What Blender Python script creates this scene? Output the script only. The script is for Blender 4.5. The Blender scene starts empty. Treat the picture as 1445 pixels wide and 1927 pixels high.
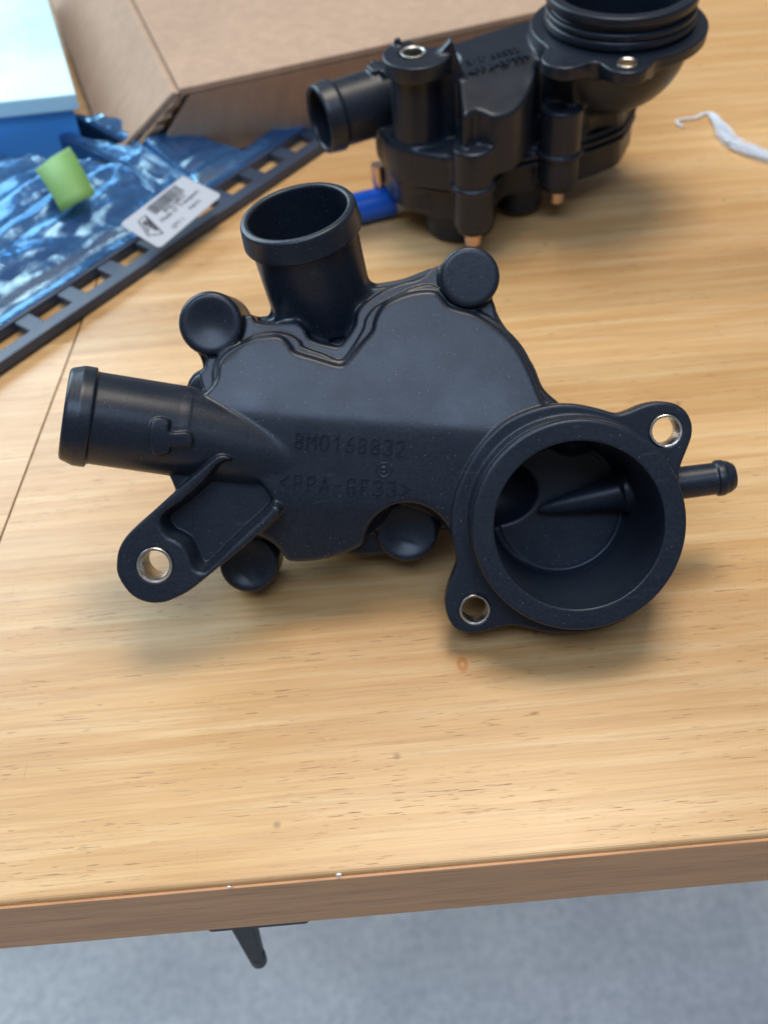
import bpy, bmesh, math, random
import numpy as np
from math import radians, tan, cos, sin, sqrt, pi
from mathutils import Matrix, Vector
random.seed(7); np.random.seed(7)
SC = bpy.context.scene
COL = SC.collection

# ------------------------------------------------------------------ camera
FPX, CX, CY = 2000.0, 722.5, 963.5          # focal length and centre in photograph pixels
TH, RHO, HCAM = radians(47), radians(5.1), 0.335
CAM = np.array([0, 0, HCAM])
FWD = np.array([0, cos(TH), -sin(TH)])
_r0 = np.array([1., 0, 0]); _u0 = np.array([0, sin(TH), cos(TH)])
RGT = cos(RHO) * _r0 - sin(RHO) * _u0
UPV = sin(RHO) * _r0 + cos(RHO) * _u0
cam_data = bpy.data.cameras.new('camera'); cam = bpy.data.objects.new('camera', cam_data)
COL.objects.link(cam)
m = Matrix.Identity(4)
for i in range(3):
    m[i][0] = RGT[i]; m[i][1] = UPV[i]; m[i][2] = -FWD[i]; m[i][3] = CAM[i]
cam.matrix_world = m
cam_data.sensor_fit = 'VERTICAL'; cam_data.sensor_height = 24.0
cam_data.lens = FPX / 1927 * 24.0
cam_data.clip_start = 0.01; cam_data.clip_end = 100
cam_data.dof.use_dof = True
cam_data.dof.focus_distance = 0.352
cam_data.dof.aperture_fstop = (cam_data.lens / 1000) / 0.0033
SC.camera = cam

# ------------------------------------------------------------------ light: a workshop bench beside a big open door
w = bpy.data.worlds.new('World'); SC.world = w; w.use_nodes = True
w.node_tree.nodes['Background'].inputs[0].default_value = (.86, .90, 1.0, 1)
w.node_tree.nodes['Background'].inputs[1].default_value = 0.16
def area(name, loc, target, sx, sy, power, color):
    l = bpy.data.lights.new(name, 'AREA'); l.shape = 'RECTANGLE'; l.size = sx; l.size_y = sy
    l.energy = power; l.color = color
    o = bpy.data.objects.new(name, l); COL.objects.link(o); o.location = loc
    o.rotation_euler = (Vector(loc) - Vector(target)).to_track_quat('Z', 'Y').to_euler(); return o
area('open_door_light', (-2.0, 2.6, 1.7), (0, .35, 0), 2.6, 2.2, 120, (.66, .86, 1.0))
area('ceiling_lamp', (.25, .9, 2.6), (0, .35, 0), 1.0, 1.0, 48, (1.0, .90, .76))
area('window_light', (-.35, -1.0, 2.9), (0, .3, 0), 2.4, 1.0, 64, (.54, .71, 1.0))
SC.view_settings.view_transform = 'Standard'; SC.view_settings.look = 'None'
SC.view_settings.exposure = 0.0; SC.view_settings.gamma = 1.0

# ------------------------------------------------------------------ measuring: a pixel's ray meets a plane
def ray(x, y):
    d = FWD + RGT * (x - CX) / FPX - UPV * (y - CY) / FPX
    return d / np.linalg.norm(d)
def tab(x, y, z=0.0):
    d = ray(x, y); return CAM + d * (z - CAM[2]) / d[2]

# ------------------------------------------------------------------ materials
def mat(name, base=(.5, .5, .5), rough=.5, metal=0, spec=.5):
    mt = bpy.data.materials.new(name); mt.use_nodes = True
    b = mt.node_tree.nodes['Principled BSDF']
    b.inputs['Base Color'].default_value = (*base, 1); b.inputs['Roughness'].default_value = rough
    b.inputs['Metallic'].default_value = metal; b.inputs['Specular IOR Level'].default_value = spec
    return mt, mt.node_tree, b
def N(t, typ, **kw):
    n = t.nodes.new(typ)
    for k, v in kw.items():
        if k.startswith('i_'):
            key = k[2:]; key = int(key) if key.isdigit() else key.replace('_', ' ')
            n.inputs[key].default_value = v
        else: setattr(n, k, v)
    return n
def ramp(t, fac, stops):
    r = t.nodes.new('ShaderNodeValToRGB'); t.links.new(fac, r.inputs[0])
    e = r.color_ramp.elements
    while len(e) < len(stops): e.new(.5)
    for el, (p, c) in zip(e, stops):
        el.position = p; el.color = (*c, 1) if len(c) == 3 else c
    return r.outputs[0]
def mixc(t, fac, a, b, mode='MIX'):
    n = N(t, 'ShaderNodeMix', data_type='RGBA', blend_type=mode)
    for s, v in ((0, fac), (6, a), (7, b)):
        if hasattr(v, 'is_output'): t.links.new(v, n.inputs[s])
        else: n.inputs[s].default_value = v if s == 0 else (*v, 1)
    return n.outputs[2]
def coords(t, scale=(1, 1, 1), loc=(0, 0, 0), rot=(0, 0, 0), kind='Object'):
    c = N(t, 'ShaderNodeTexCoord'); mp = N(t, 'ShaderNodeMapping')
    mp.inputs['Scale'].default_value = scale; mp.inputs['Location'].default_value = loc
    mp.inputs['Rotation'].default_value = rot
    t.links.new(c.outputs[kind], mp.inputs[0]); return mp.outputs[0]
def noise(t, vec, scale, detail=4, rough=.5, dist=0):
    n = N(t, 'ShaderNodeTexNoise'); n.inputs['Scale'].default_value = scale
    n.inputs['Detail'].default_value = detail; n.inputs['Roughness'].default_value = rough
    n.inputs['Distortion'].default_value = dist
    t.links.new(vec, n.inputs['Vector']); return n.outputs['Fac']
def mth(t, op, a, b=None, c=None, clamp=False):
    n = N(t, 'ShaderNodeMath', operation=op, use_clamp=clamp)
    for i, v in enumerate((a, b, c)):
        if v is None: continue
        if hasattr(v, 'is_output'): t.links.new(v, n.inputs[i])
        else: n.inputs[i].default_value = v
    return n.outputs[0]
def bump(t, b, h, strength=.2, dist=.001):
    n = N(t, 'ShaderNodeBump'); n.inputs['Strength'].default_value = strength
    n.inputs['Distance'].default_value = dist
    t.links.new(h, n.inputs['Height']); t.links.new(n.outputs[0], b.inputs['Normal'])

def plastic(name, base=(.0085, .0125, .0205), rough=.36, dust=1.0):
    mt, t, b = mat(name, base, rough, 0, .40)
    v = coords(t)
    n1 = noise(t, v, 60, 4); n2 = noise(t, v, 900, 3)
    # fine dust: sparse bright cells
    vo = N(t, 'ShaderNodeTexVoronoi'); vo.inputs['Scale'].default_value = 640
    t.links.new(v, vo.inputs['Vector'])
    spk = mth(t, 'LESS_THAN', vo.outputs['Distance'], .10)
    sepc = N(t, 'ShaderNodeSeparateColor'); t.links.new(vo.outputs['Color'], sepc.inputs[0])
    keep = mth(t, 'GREATER_THAN', sepc.outputs[0], .62)
    patch = mth(t, 'GREATER_THAN', noise(t, v, 45, 2), .46)
    sp = mth(t, 'MULTIPLY', mth(t, 'MULTIPLY', spk, keep), patch)
    # scuffs: thin stretched streaks
    v2 = coords(t, (60, 900, 300), rot=(.3, .2, .5))
    sc = ramp(t, noise(t, v2, 1.2, 2, .6), [(.66, (0, 0, 0)), (.76, (1, 1, 1))])
    n3 = noise(t, v, 800, 4, .7)
    c = mixc(t, ramp(t, n3, [(.35, (0, 0, 0)), (.75, (1, 1, 1))]), base, tuple(q * 1.7 + .003 for q in base))
    c = mixc(t, mth(t, 'MULTIPLY', sp, .55 * dust), c, (.30, .30, .30))
    c = mixc(t, mth(t, 'MULTIPLY', sc, .035), c, (.4, .4, .42))
    t.links.new(c, b.inputs['Base Color'])
    r = mth(t, 'MULTIPLY_ADD', n1, .22, rough - .11)
    t.links.new(r, b.inputs['Roughness'])
    bump(t, b, mth(t, 'MULTIPLY_ADD', n2, .3, mth(t, 'MULTIPLY', n1, .5)), .16, .0006)
    return mt
M = {}
M['plastic'] = plastic('black_plastic')
M['plastic_rear'] = plastic('black_plastic_rear', base=(.007, .0105, .0175), rough=.36, dust=.3)

mt, t, b = mat('brushed_steel', (.62, .60, .56), .28, 1.0)
v = coords(t); bump(t, b, noise(t, v, 500, 3), .35, .0004)
t.links.new(mth(t, 'MULTIPLY_ADD', noise(t, v, 200, 3), .3, .15), b.inputs['Roughness'])
M['steel'] = mt
mt, t, b = mat('copper_screw', (.75, .55, .42), .3, 1.0); M['screw'] = mt

def wood(name, hue=0.0):
    mt, t, b = mat(name, (.5, .3, .15), .38)
    oi = N(t, 'ShaderNodeObjectInfo')
    tc = N(t, 'ShaderNodeTexCoord')
    off = N(t, 'ShaderNodeVectorMath', operation='MULTIPLY_ADD')
    comb = N(t, 'ShaderNodeCombineXYZ')
    t.links.new(mth(t, 'MULTIPLY', oi.outputs['Random'], 37.), comb.inputs[0])
    t.links.new(mth(t, 'MULTIPLY', oi.outputs['Random'], 91.), comb.inputs[2])
    t.links.new(comb.outputs[0], off.inputs[0]); off.inputs[1].default_value = (1, 1, 1)
    t.links.new(tc.outputs['Object'], off.inputs[2])
    P = off.outputs[0]
    def mp(scale, rot=(0, 0, 0)):
        q = N(t, 'ShaderNodeMapping'); q.inputs['Scale'].default_value = scale
        q.inputs['Rotation'].default_value = rot; t.links.new(P, q.inputs[0]); return q.outputs[0]
    # slow wandering of the growth rings
    g1 = noise(t, mp((3.2, 26, 26)), 1.0, 3, .55, .6)
    # ring bands from a distorted coordinate
    sx = N(t, 'ShaderNodeSeparateXYZ'); t.links.new(P, sx.inputs[0])
    wob = noise(t, mp((2.2, 9, 9)), 1.0, 2, .5)
    ringc = mth(t, 'MULTIPLY_ADD', wob, 1.6, mth(t, 'MULTIPLY', sx.outputs[1], 34.))
    rings = mth(t, 'FRACT', mth(t, 'MULTIPLY', ringc, 2.2))
    rings = ramp(t, rings, [(0, (0, 0, 0)), (.75, (.85, .85, .85)), (.93, (1, 1, 1)), (1, (0, 0, 0))])
    fine = noise(t, mp((20, 1000, 700)), 1.0, 5, .65)
    med = noise(t, mp((9, 160, 90)), 1.0, 5, .65)
    A = (.70, .445, .205); B = (.60, .34, .13); Cc = (.79, .57, .315)
    c = mixc(t, ramp(t, g1, [(.35, (0, 0, 0)), (.68, (1, 1, 1))]), A, B)
    c = mixc(t, mth(t, 'MULTIPLY', rings, .30), c, (.47, .235, .085))
    c = mixc(t, ramp(t, med, [(.48, (0, 0, 0)), (.75, (.65, .65, .65))]), c, Cc)
    c = mixc(t, mth(t, 'MULTIPLY', ramp(t, fine, [(.40, (1, 1, 1)), (.52, (0, 0, 0))]), .34), c, (.46, .25, .10))
    # pores: short dark dashes along the grain
    pr = noise(t, mp((110, 1700, 900)), 1.0, 2, .5)
    msk = noise(t, mp((12, 60, 60)), 1.0, 2, .5)
    pore = mth(t, 'MULTIPLY', ramp(t, pr, [(.645, (0, 0, 0)), (.70, (1, 1, 1))]), ramp(t, msk, [(.36, (0, 0, 0)), (.54, (1, 1, 1))]))
    c = mixc(t, mth(t, 'MULTIPLY', pore, .60), c, (.17, .075, .035))
    # board to board tint
    tint = ramp(t, oi.outputs['Random'], [(0, (.80, .76, .70)), (.35, (1, .97, .93)), (.65, (.90, .86, .82)), (1, (1.06, 1.05, 1.04))])
    c = mixc(t, 1.0, c, tint, 'MULTIPLY')
    # wear: little dark specks and scratches across the varnish
    vw = coords(t, kind='Object')
    vo = N(t, 'ShaderNodeTexVoronoi'); vo.inputs['Scale'].default_value = 42; t.links.new(vw, vo.inputs['Vector'])
    sc = N(t, 'ShaderNodeSeparateColor'); t.links.new(vo.outputs['Color'], sc.inputs[0])
    dot = mth(t, 'MULTIPLY', ramp(t, vo.outputs['Distance'], [(.03, (1, 1, 1)), (.075, (0, 0, 0))]), mth(t, 'GREATER_THAN', sc.outputs[1], .72))
    c = mixc(t, mth(t, 'MULTIPLY', dot, .5), c, (.16, .08, .045))
    for (rz, s, th) in ((.95, 12, .77), (-.6, 16, .775)):
        q = coords(t, (s * 55, s * 2.6, 1), rot=(0, 0, rz))
        s1 = ramp(t, noise(t, q, 1.0, 1, .4), [(th, (0, 0, 0)), (th + .02, (1, 1, 1))])
        c = mixc(t, mth(t, 'MULTIPLY', s1, .22), c, (.32, .18, .09))
    # one knot near the front of the bench
    kd = N(t, 'ShaderNodeVectorMath', operation='DISTANCE'); kv = coords(t, (1, .62, 0), loc=(-KNOT[0], -KNOT[1] * .62, 0))
    t.links.new(kv, kd.inputs[0]); kd.inputs[1].default_value = (0, 0, 0)
    kn = ramp(t, mth(t, 'MULTIPLY', mth(t, 'MULTIPLY_ADD', noise(t, vw, 250, 2), .0012, kd.outputs['Value']), 100.), [(0, (.9, .9, .9)), (.09, (.15, .15, .15)), (.17, (.9, .9, .9)), (.24, (.75, .75, .75)), (.32, (.12, .12, .12)), (.9, (0, 0, 0))])
    c = mixc(t, kn, c, (.50, .17, .03))
    t.links.new(c, b.inputs['Base Color'])
    rr = mth(t, 'MULTIPLY_ADD', noise(t, vw, 14, 4, .6), .30, .20)
    t.links.new(mth(t, 'MULTIPLY_ADD', pore, .3, rr), b.inputs['Roughness'])
    hh = mth(t, 'MULTIPLY_ADD', pore, -1.0, mth(t, 'MULTIPLY', fine, .5))
    bump(t, b, hh, .22, .0006)
    b.inputs['Coat Weight'].default_value = .25; b.inputs['Coat Roughness'].default_value = .30
    return mt
KNOT = tab(870, 1250) - np.array([0, .1526, 0])
M['wood'] = wood('varnished_wood')

mt, t, b = mat('concrete', (.2, .21, .22), .6)
v = coords(t); n1 = noise(t, v, 6, 6, .6); n2 = noise(t, v, 90, 5, .65)
c = ramp(t, n1, [(.35, (.50, .50, .52)), (.68, (.68, .67, .67))])
c = mixc(t, ramp(t, n2, [(.35, (.5, .5, .5)), (.6, (0, 0, 0))]), c, (.32, .34, .37))
t.links.new(c, b.inputs['Base Color']); bump(t, b, n2, .3, .003)
M['concrete'] = mt

# ------------------------------------------------------------------ objects
def mesh_obj(name, verts, faces, material, parent=None, smooth=False, normals=None, loc=None):
    me = bpy.data.meshes.new(name)
    verts = np.asarray(verts, dtype=np.float32)
    if isinstance(faces, np.ndarray):
        me.vertices.add(len(verts)); me.vertices.foreach_set('co', verts.ravel())
        k = faces.shape[1]
        me.loops.add(faces.size); me.loops.foreach_set('vertex_index', faces.astype(np.int32).ravel())
        me.polygons.add(len(faces)); me.polygons.foreach_set('loop_start', np.arange(0, faces.size, k, dtype=np.int32))
        me.update(calc_edges=True)
    else:
        me.from_pydata([tuple(map(float, q)) for q in verts], [], faces); me.update()
    me.polygons.foreach_set('use_smooth', [bool(smooth)] * len(me.polygons))
    if normals is not None: me.normals_split_custom_set_from_vertices(normals.tolist())
    if material is not None: me.materials.append(material)
    o = bpy.data.objects.new(name, me); COL.objects.link(o)
    if loc is not None: o.location = loc
    if parent is not None: o.parent = parent
    return o
def empty(name, loc, label, cat, group=None):
    o = bpy.data.objects.new(name, None); COL.objects.link(o); o.empty_display_size = .02
    o.location = loc; o['label'] = label; o['category'] = cat
    if group: o['group'] = group
    return o
def tagged(o, label=None, cat=None, kind=None, group=None):
    for k, v in (('label', label), ('category', cat), ('kind', kind), ('group', group)):
        if v: o[k] = v
    return o
def bevel(o, wd, seg=2):
    md = o.modifiers.new('bevel', 'BEVEL'); md.width = wd; md.segments = seg; md.limit_method = 'ANGLE'
    return o
def box_mesh(x0, x1, y0, y1, z0, z1):
    v = [(x, y, z) for x in (x0, x1) for y in (y0, y1) for z in (z0, z1)]
    f = [(0, 1, 3, 2), (4, 6, 7, 5), (0, 4, 5, 1), (2, 3, 7, 6), (0, 2, 6, 4), (1, 5, 7, 3)]
    return v, f
def lathe(A, axis, prof, n=48, closed=True):
    """solid of revolution: prof = [(distance along axis, radius)], a closed loop when closed"""
    A = np.array(A, float); a = np.array(axis, float); a /= np.linalg.norm(a)
    h = np.array([0, 0, 1.]) if abs(a[2]) < .9 else np.array([1., 0, 0])
    e = np.cross(a, h); e /= np.linalg.norm(e); g = np.cross(a, e)
    V = []
    for (s, r) in prof:
        for k in range(n):
            q = 2 * pi * k / n; V.append(A + a * s + r * (cos(q) * e + sin(q) * g))
    F = []; m_ = len(prof)
    for i in range(m_ if closed else m_ - 1):
        j = (i + 1) % m_
        for k in range(n):
            k2 = (k + 1) % n; F.append((i * n + k, i * n + k2, j * n + k2, j * n + k))
    if not closed:
        F.append(tuple(range(n - 1, -1, -1))); F.append(tuple((m_ - 1) * n + k for k in range(n)))
    return V, F

# ================================================================== moulded parts: a distance field turned into a mesh
def smin(a, b, k):
    if k <= 0: return np.minimum(a, b)
    h = np.maximum(k - np.abs(a - b), 0) / k
    return np.minimum(a, b) - h * h * k * .25
def smax(a, b, k): return -smin(-a, -b, k)
def catmull(P, n=5, sharp=()):
    P = np.asarray(P, float); out = []; m_ = len(P)
    for i in range(m_):
        p0, p1, p2, p3 = P[i - 1], P[i], P[(i + 1) % m_], P[(i + 2) % m_]
        if i in sharp: p0 = p1
        if (i + 1) % m_ in sharp: p3 = p2
        for k in range(n):
            s = k / n
            out.append(.5 * ((2 * p1) + (-p0 + p2) * s + (2 * p0 - 5 * p1 + 4 * p2 - p3) * s * s + (-p0 + 3 * p1 - 3 * p2 + p3) * s ** 3))
    return np.array(out)
class Field:
    def __init__(s, lo, hi, h):
        s.h = h; s.lo = np.array(lo, float)
        s.n = np.ceil((np.array(hi) - s.lo) / h).astype(int)
        s.d = np.full(s.n, .02, np.float32); s.lab = np.zeros(s.n, np.uint8)
        s.ax = [(s.lo[i] + h * np.arange(s.n[i])).astype(np.float32) for i in range(3)]
        s.names = ['none']
    def label(s, nm): s.names.append(nm); return len(s.names) - 1
    def box(s, lo, hi):
        a = np.clip(np.floor((np.array(lo) - s.lo) / s.h).astype(int), 0, s.n)
        b = np.clip(np.ceil((np.array(hi) - s.lo) / s.h).astype(int) + 1, 0, s.n)
        sl = tuple(slice(a[i], b[i]) for i in range(3))
        g = (s.ax[0][sl[0]][:, None, None], s.ax[1][sl[1]][None, :, None], s.ax[2][sl[2]][None, None, :])
        return sl, g
    def add(s, fn, lo, hi, lab, k=.0015):
        mg = k + 4 * s.h
        sl, g = s.box(np.array(lo) - mg, np.array(hi) + mg)
        e = fn(*g).astype(np.float32); d = s.d[sl]
        L = s.lab[sl]; L[e < d] = lab
        s.d[sl] = smin(d, e, k)
    def cut(s, fn, lo, hi, lab=None, k=.0008):
        mg = k + 4 * s.h
        sl, g = s.box(np.array(lo) - mg, np.array(hi) + mg)
        e = -fn(*g).astype(np.float32); d = s.d[sl]
        if lab is not None:
            L = s.lab[sl]; L[e > d] = lab
        s.d[sl] = smax(d, e, k)
    # --- shapes
    def poly2d(s, P, pad=.006):
        """signed distance of the closed outline P on the (u,v) grid"""
        P = np.asarray(P, np.float32)
        X, Y = np.meshgrid(s.ax[0], s.ax[1], indexing='ij'); dd = np.full(X.shape, 1e9, np.float32); ins = np.zeros(X.shape, bool)
        for a, b in zip(P, np.roll(P, -1, 0)):
            e = b - a; L = float(e @ e) + 1e-14
            wx = X - a[0]; wy = Y - a[1]; tt = np.clip((wx * e[0] + wy * e[1]) / L, 0, 1)
            np.minimum(dd, (wx - e[0] * tt) ** 2 + (wy - e[1] * tt) ** 2, out=dd)
            c = (a[1] > Y) != (b[1] > Y)
            if abs(e[1]) > 1e-12: ins ^= c & (X < e[0] * (Y - a[1]) / e[1] + a[0])
        dd = np.sqrt(dd); dd[ins] *= -1; return dd
    def slab(s, P, w0, w1, lab, k=.0015, rnd=.0012, front=None, cut=False, grow=0., draft=0.):
        D = s.poly2d(P) - grow
        lo = [P[:, 0].min() - grow, P[:, 1].min() - grow, w0]; hi = [P[:, 0].max() + grow, P[:, 1].max() + grow, w1]
        def fn(u, v, w_):
            i0 = int(round((float(u.ravel()[0]) - s.lo[0]) / s.h)); j0 = int(round((float(v.ravel()[0]) - s.lo[1]) / s.h))
            d2 = D[i0:i0 + u.shape[0], j0:j0 + v.shape[1]][:, :, None]
            if draft: d2 = d2 + draft * (w_ - w0)
            top = (w_ - w1) if front is None else (w_ - front(u, v))
            return smax(smax(d2, top, rnd), w0 - w_, .0006)
        (s.cut if cut else s.add)(fn, lo, hi, lab, k)
    def cone(s, A, B, r0, r1, lab, k=.0015, rnd=.0008, cut=False, extra=None):
        A = np.array(A, float); B = np.array(B, float); a = B - A; L = np.linalg.norm(a); a /= L
        R = max(r0, r1); lo = np.minimum(A, B) - R; hi = np.maximum(A, B) + R
        def fn(u, v, w_):
            x = u - A[0]; y = v - A[1]; z = w_ - A[2]
            tt = x * a[0] + y * a[1] + z * a[2]
            rad = np.sqrt(np.maximum(x * x + y * y + z * z - tt * tt, 0))
            e = rad - (r0 + (r1 - r0) * np.clip(tt / L, 0, 1))
            e = smax(smax(e, -tt, rnd), tt - L, rnd)
            return e if extra is None else smax(e, extra(u, v, w_), rnd)
        (s.cut if cut else s.add)(fn, lo, hi, lab, k)
    def ball(s, A, r, lab, k=.0015, cut=False, sq=(1, 1, 1)):
        A = np.array(A, float)
        def fn(u, v, w_):
            q = np.sqrt(((u - A[0]) / sq[0]) ** 2 + ((v - A[1]) / sq[1]) ** 2 + ((w_ - A[2]) / sq[2]) ** 2)
            return (q - r) * min(sq)
        R = r * np.array(sq); (s.cut if cut else s.add)(fn, A - R, A + R, lab, k)
    def bar(s, A, B, up, hw, ht, lab, k=.001, rnd=.0008, cut=False):
        """a bar from A to B, half width hw across, half height ht along up"""
        A = np.array(A, float); B = np.array(B, float); a = B - A; L = np.linalg.norm(a); a /= L
        up = np.array(up, float); up -= a * (up @ a); up /= np.linalg.norm(up); c = np.cross(a, up)
        R = hw + ht; lo = np.minimum(A, B) - R; hi = np.maximum(A, B) + R
        def fn(u, v, w_):
            x = u - A[0]; y = v - A[1]; z = w_ - A[2]
            t1 = x * a[0] + y * a[1] + z * a[2]; t2 = x * up[0] + y * up[1] + z * up[2]; t3 = x * c[0] + y * c[1] + z * c[2]
            return smax(smax(np.abs(t2) - ht, np.abs(t3) - hw, rnd), smax(-t1, t1 - L, 0), rnd)
        (s.cut if cut else s.add)(fn, lo, hi, lab, k)
    # --- surface nets
    def mesh(s):
        d = s.d; h = s.h
        ins = d < 0
        nx, ny, nz = [q - 1 for q in s.n]
        cnt = np.zeros((nx, ny, nz), np.uint8)
        for i in (0, 1):
            for j in (0, 1):
                for k in (0, 1): cnt += ins[i:i + nx, j:j + ny, k:k + nz]
        act = (cnt > 0) & (cnt < 8); del cnt
        idx = np.full(act.shape, -1, np.int32)
        c = np.argwhere(act); idx[act] = np.arange(len(c), dtype=np.int32)
        val = np.empty((len(c), 8), np.float32); off = []
        for q in range(8):
            i, j, k = q & 1, (q >> 1) & 1, (q >> 2) & 1; off.append((i, j, k))
            val[:, q] = d[c[:, 0] + i, c[:, 1] + j, c[:, 2] + k]
        acc = np.zeros((len(c), 3), np.float32); num = np.zeros(len(c), np.float32)
        for a in range(8):
            for bit in (1, 2, 4):
                b = a | bit
                if b == a: continue
                A_, B_ = val[:, a], val[:, b]; mk = (A_ < 0) != (B_ < 0)
                tt = np.where(mk, A_ / np.where(mk, A_ - B_, 1), 0)
                pa = np.array(off[a], np.float32); pb = np.array(off[b], np.float32)
                acc += np.where(mk[:, None], pa + (pb - pa) * tt[:, None], 0); num += mk
        loc = acc / num[:, None]
        pts = s.lo + (c + loc) * h
        fx, fy, fz = loc[:, 0], loc[:, 1], loc[:, 2]
        G = np.zeros((len(c), 3), np.float32)
        # gradient from a wider stencil, for calm shading
        ci = np.clip(c, 1, np.array(s.n) - 3)
        for q, (i, j, k) in enumerate(off):
            wt = (fx if i else 1 - fx) * (fy if j else 1 - fy) * (fz if k else 1 - fz)
            x, y, z = ci[:, 0] + i, ci[:, 1] + j, ci[:, 2] + k
            G[:, 0] += wt * (d[x + 1, y, z] - d[x - 1, y, z]); G[:, 1] += wt * (d[x, y + 1, z] - d[x, y - 1, z]); G[:, 2] += wt * (d[x, y, z + 1] - d[x, y, z - 1])
        G /= np.maximum(np.linalg.norm(G, axis=1), 1e-12)[:, None]
        F = []; FL = []
        for axi in range(3):
            a1, a2 = (axi + 1) % 3, (axi + 2) % 3
            sl0 = [slice(1, q - 1) for q in s.n]; sl1 = [slice(1, q - 1) for q in s.n]
            sl1[axi] = slice(2, s.n[axi])
            A_ = ins[tuple(sl0)]; B_ = ins[tuple(sl1)]
            e = np.argwhere(A_ != B_) + 1
            inside_first = ins[e[:, 0], e[:, 1], e[:, 2]]
            def cell(da, db):
                q = e.copy(); q[:, a1] -= da; q[:, a2] -= db
                q = np.minimum(q, np.array(idx.shape) - 1); return idx[q[:, 0], q[:, 1], q[:, 2]]
            Q = np.stack([cell(0, 0), cell(1, 0), cell(1, 1), cell(0, 1)], 1)
            Q[~inside_first] = Q[~inside_first][:, ::-1]
            ok = (Q >= 0).all(1); F.append(Q[ok]); FL.append(s.lab[e[:, 0], e[:, 1], e[:, 2]][ok])
        return pts, G, np.concatenate(F), np.concatenate(FL)

def build_field(fld, toworld, root, material, base):
    """split the moulded surface by label into one mesh per part, keeping one continuous shading"""
    pts, nrm, F, FL = fld.mesh()
    Rm = toworld[:3, :3]
    wp = pts @ Rm.T + toworld[:3, 3] - np.array(base); wn = nrm @ Rm.T
    out = {}
    for i in range(1, len(fld.names)):
        f = F[FL == i]
        if len(f) < 4: continue
        u, inv = np.unique(f, return_inverse=True)
        o = mesh_obj(fld.names[i], wp[u], inv.reshape(f.shape), material, root, True, wn[u]); out[i] = o
    return out

# ================================================================== frame of the thermostat housing's face
W_RIM = .0165
_d = ray(1091, 998)
P_RIM = CAM + _d * .3805
NN = -_d + RGT * tan(radians(10)) - UPV * tan(radians(9)); NN /= np.linalg.norm(NN)
E1 = RGT - NN * (RGT @ NN); E1 /= np.linalg.norm(E1); E2 = np.cross(NN, E1)
ORG = P_RIM - NN * W_RIM
TW = np.eye(4); TW[:3, 0] = E1; TW[:3, 1] = E2; TW[:3, 2] = NN; TW[:3, 3] = ORG
def loc3(P): q = np.array(P) - ORG; return np.array([q @ E1, q @ E2, q @ NN])
def L2(x, y, w_=0.):
    d = ray(x, y); tt = ((ORG + NN * w_ - CAM) @ NN) / (d @ NN); q = loc3(CAM + d * tt); return q[:2]
def L3(x, y, w_=0.): q = L2(x, y, w_); return np.array([q[0], q[1], w_])
def O(pts, w_=0.): return np.array([L2(x, y, w_) for x, y in pts])
def scale_at(w_): return np.linalg.norm(L2(1190, 990, w_) - L2(990, 990, w_)) / 200

# front surface of the cover: flat band between two fold lines, panels falling away above and below
W_BAND = -.0015
def fold(p, q, w_): a, b = L2(*p, w_), L2(*q, w_); e = (b - a) / np.linalg.norm(b - a); return a, e
FA, FE = fold((352, 768), (950, 812), W_BAND)
GA, GE = fold((521, 946), (739, 957), W_BAND)
SU, SL = tan(radians(15)), tan(radians(18))
def cover_front(u, v):
    hu = (-(u - FA[0]) * FE[1] + (v - FA[1]) * FE[0])
    hl = ((u - GA[0]) * GE[1] - (v - GA[1]) * GE[0])
    sp = lambda x, k: .5 * (x + np.sqrt(x * x + k * k))
    return W_BAND - SU * sp(hu, .0028) - SL * sp(hl, .004)
def LC(x, y, dw=0.):
    w_ = W_BAND + dw
    for _ in range(6): q = L2(x, y, w_); w_ = float(cover_front(q[0], q[1])) + dw
    return L2(x, y, w_)

PLATE = [(352,770),(380,745),(398,727),(408,709),(411,682),(423,662),(452,647),(480,636),(514,631),(532,635),(545,649),(556,662),(594,674),(630,685),(641,686),(651,681),(679,647),(700,622),(705,602),(714,583),(727,569),(754,556),(785,548),(816,547),(830,557),(844,574),(864,582),(892,590),(927,610),(958,635),(979,661),(999,699),(1013,734),(1024,762),(1040,830),(1040,960),(880,1006),(851,1012),(838,998),(815,980),(790,969),(762,961),(744,958),(735,975),(716,1000),(690,1021),(655,1040),(610,1053),(570,1058),(540,1056),(524,1044),(508,1030),(470,1020),(430,1008),(380,990),(345,950),(322,905),(318,880),(345,790)]
LEDGE_B = [(466,592),(484,606),(509,609),(533,606),(557,606),(573,618),(585,638),(625,650),(643,647),(667,613),(672,589),(685,571),(716,549),(754,532),(781,526),(802,516),(830,500),(900,520),(930,570),(937,600),(958,624),(983,652),(1003,690),(1012,730),(1024,745),(1040,790),(900,850),(600,850),(420,800),(385,740),(375,705),(385,690),(400,640)]
LEDGE_A = [(472,634),(490,627),(518,624),(545,630),(563,641),(572,653),(609,666),(630,676),(640,677),(652,670),(682,622),(688,601),(700,583),(713,573),(746,555),(780,540),(815,536),(845,560),(870,574),(897,583),(932,603),(964,629),(988,659),(1006,697),(1017,735),(1020,800),(600,850),(420,800),(400,720),(405,680),(425,655)]
SHELF = [(350,720),(378,697),(392,660),(440,610),(520,596),(600,560),(690,540),(760,528),(830,505),(900,520),(940,600),(975,650),(1005,690),(1026,738),(1060,770),(1090,800),(1040,990),(850,1000),(760,1000),(715,1000),(650,1020),(570,1035),(500,1010),(430,985),(350,935),(322,905),(316,880),(330,800)]
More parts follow.
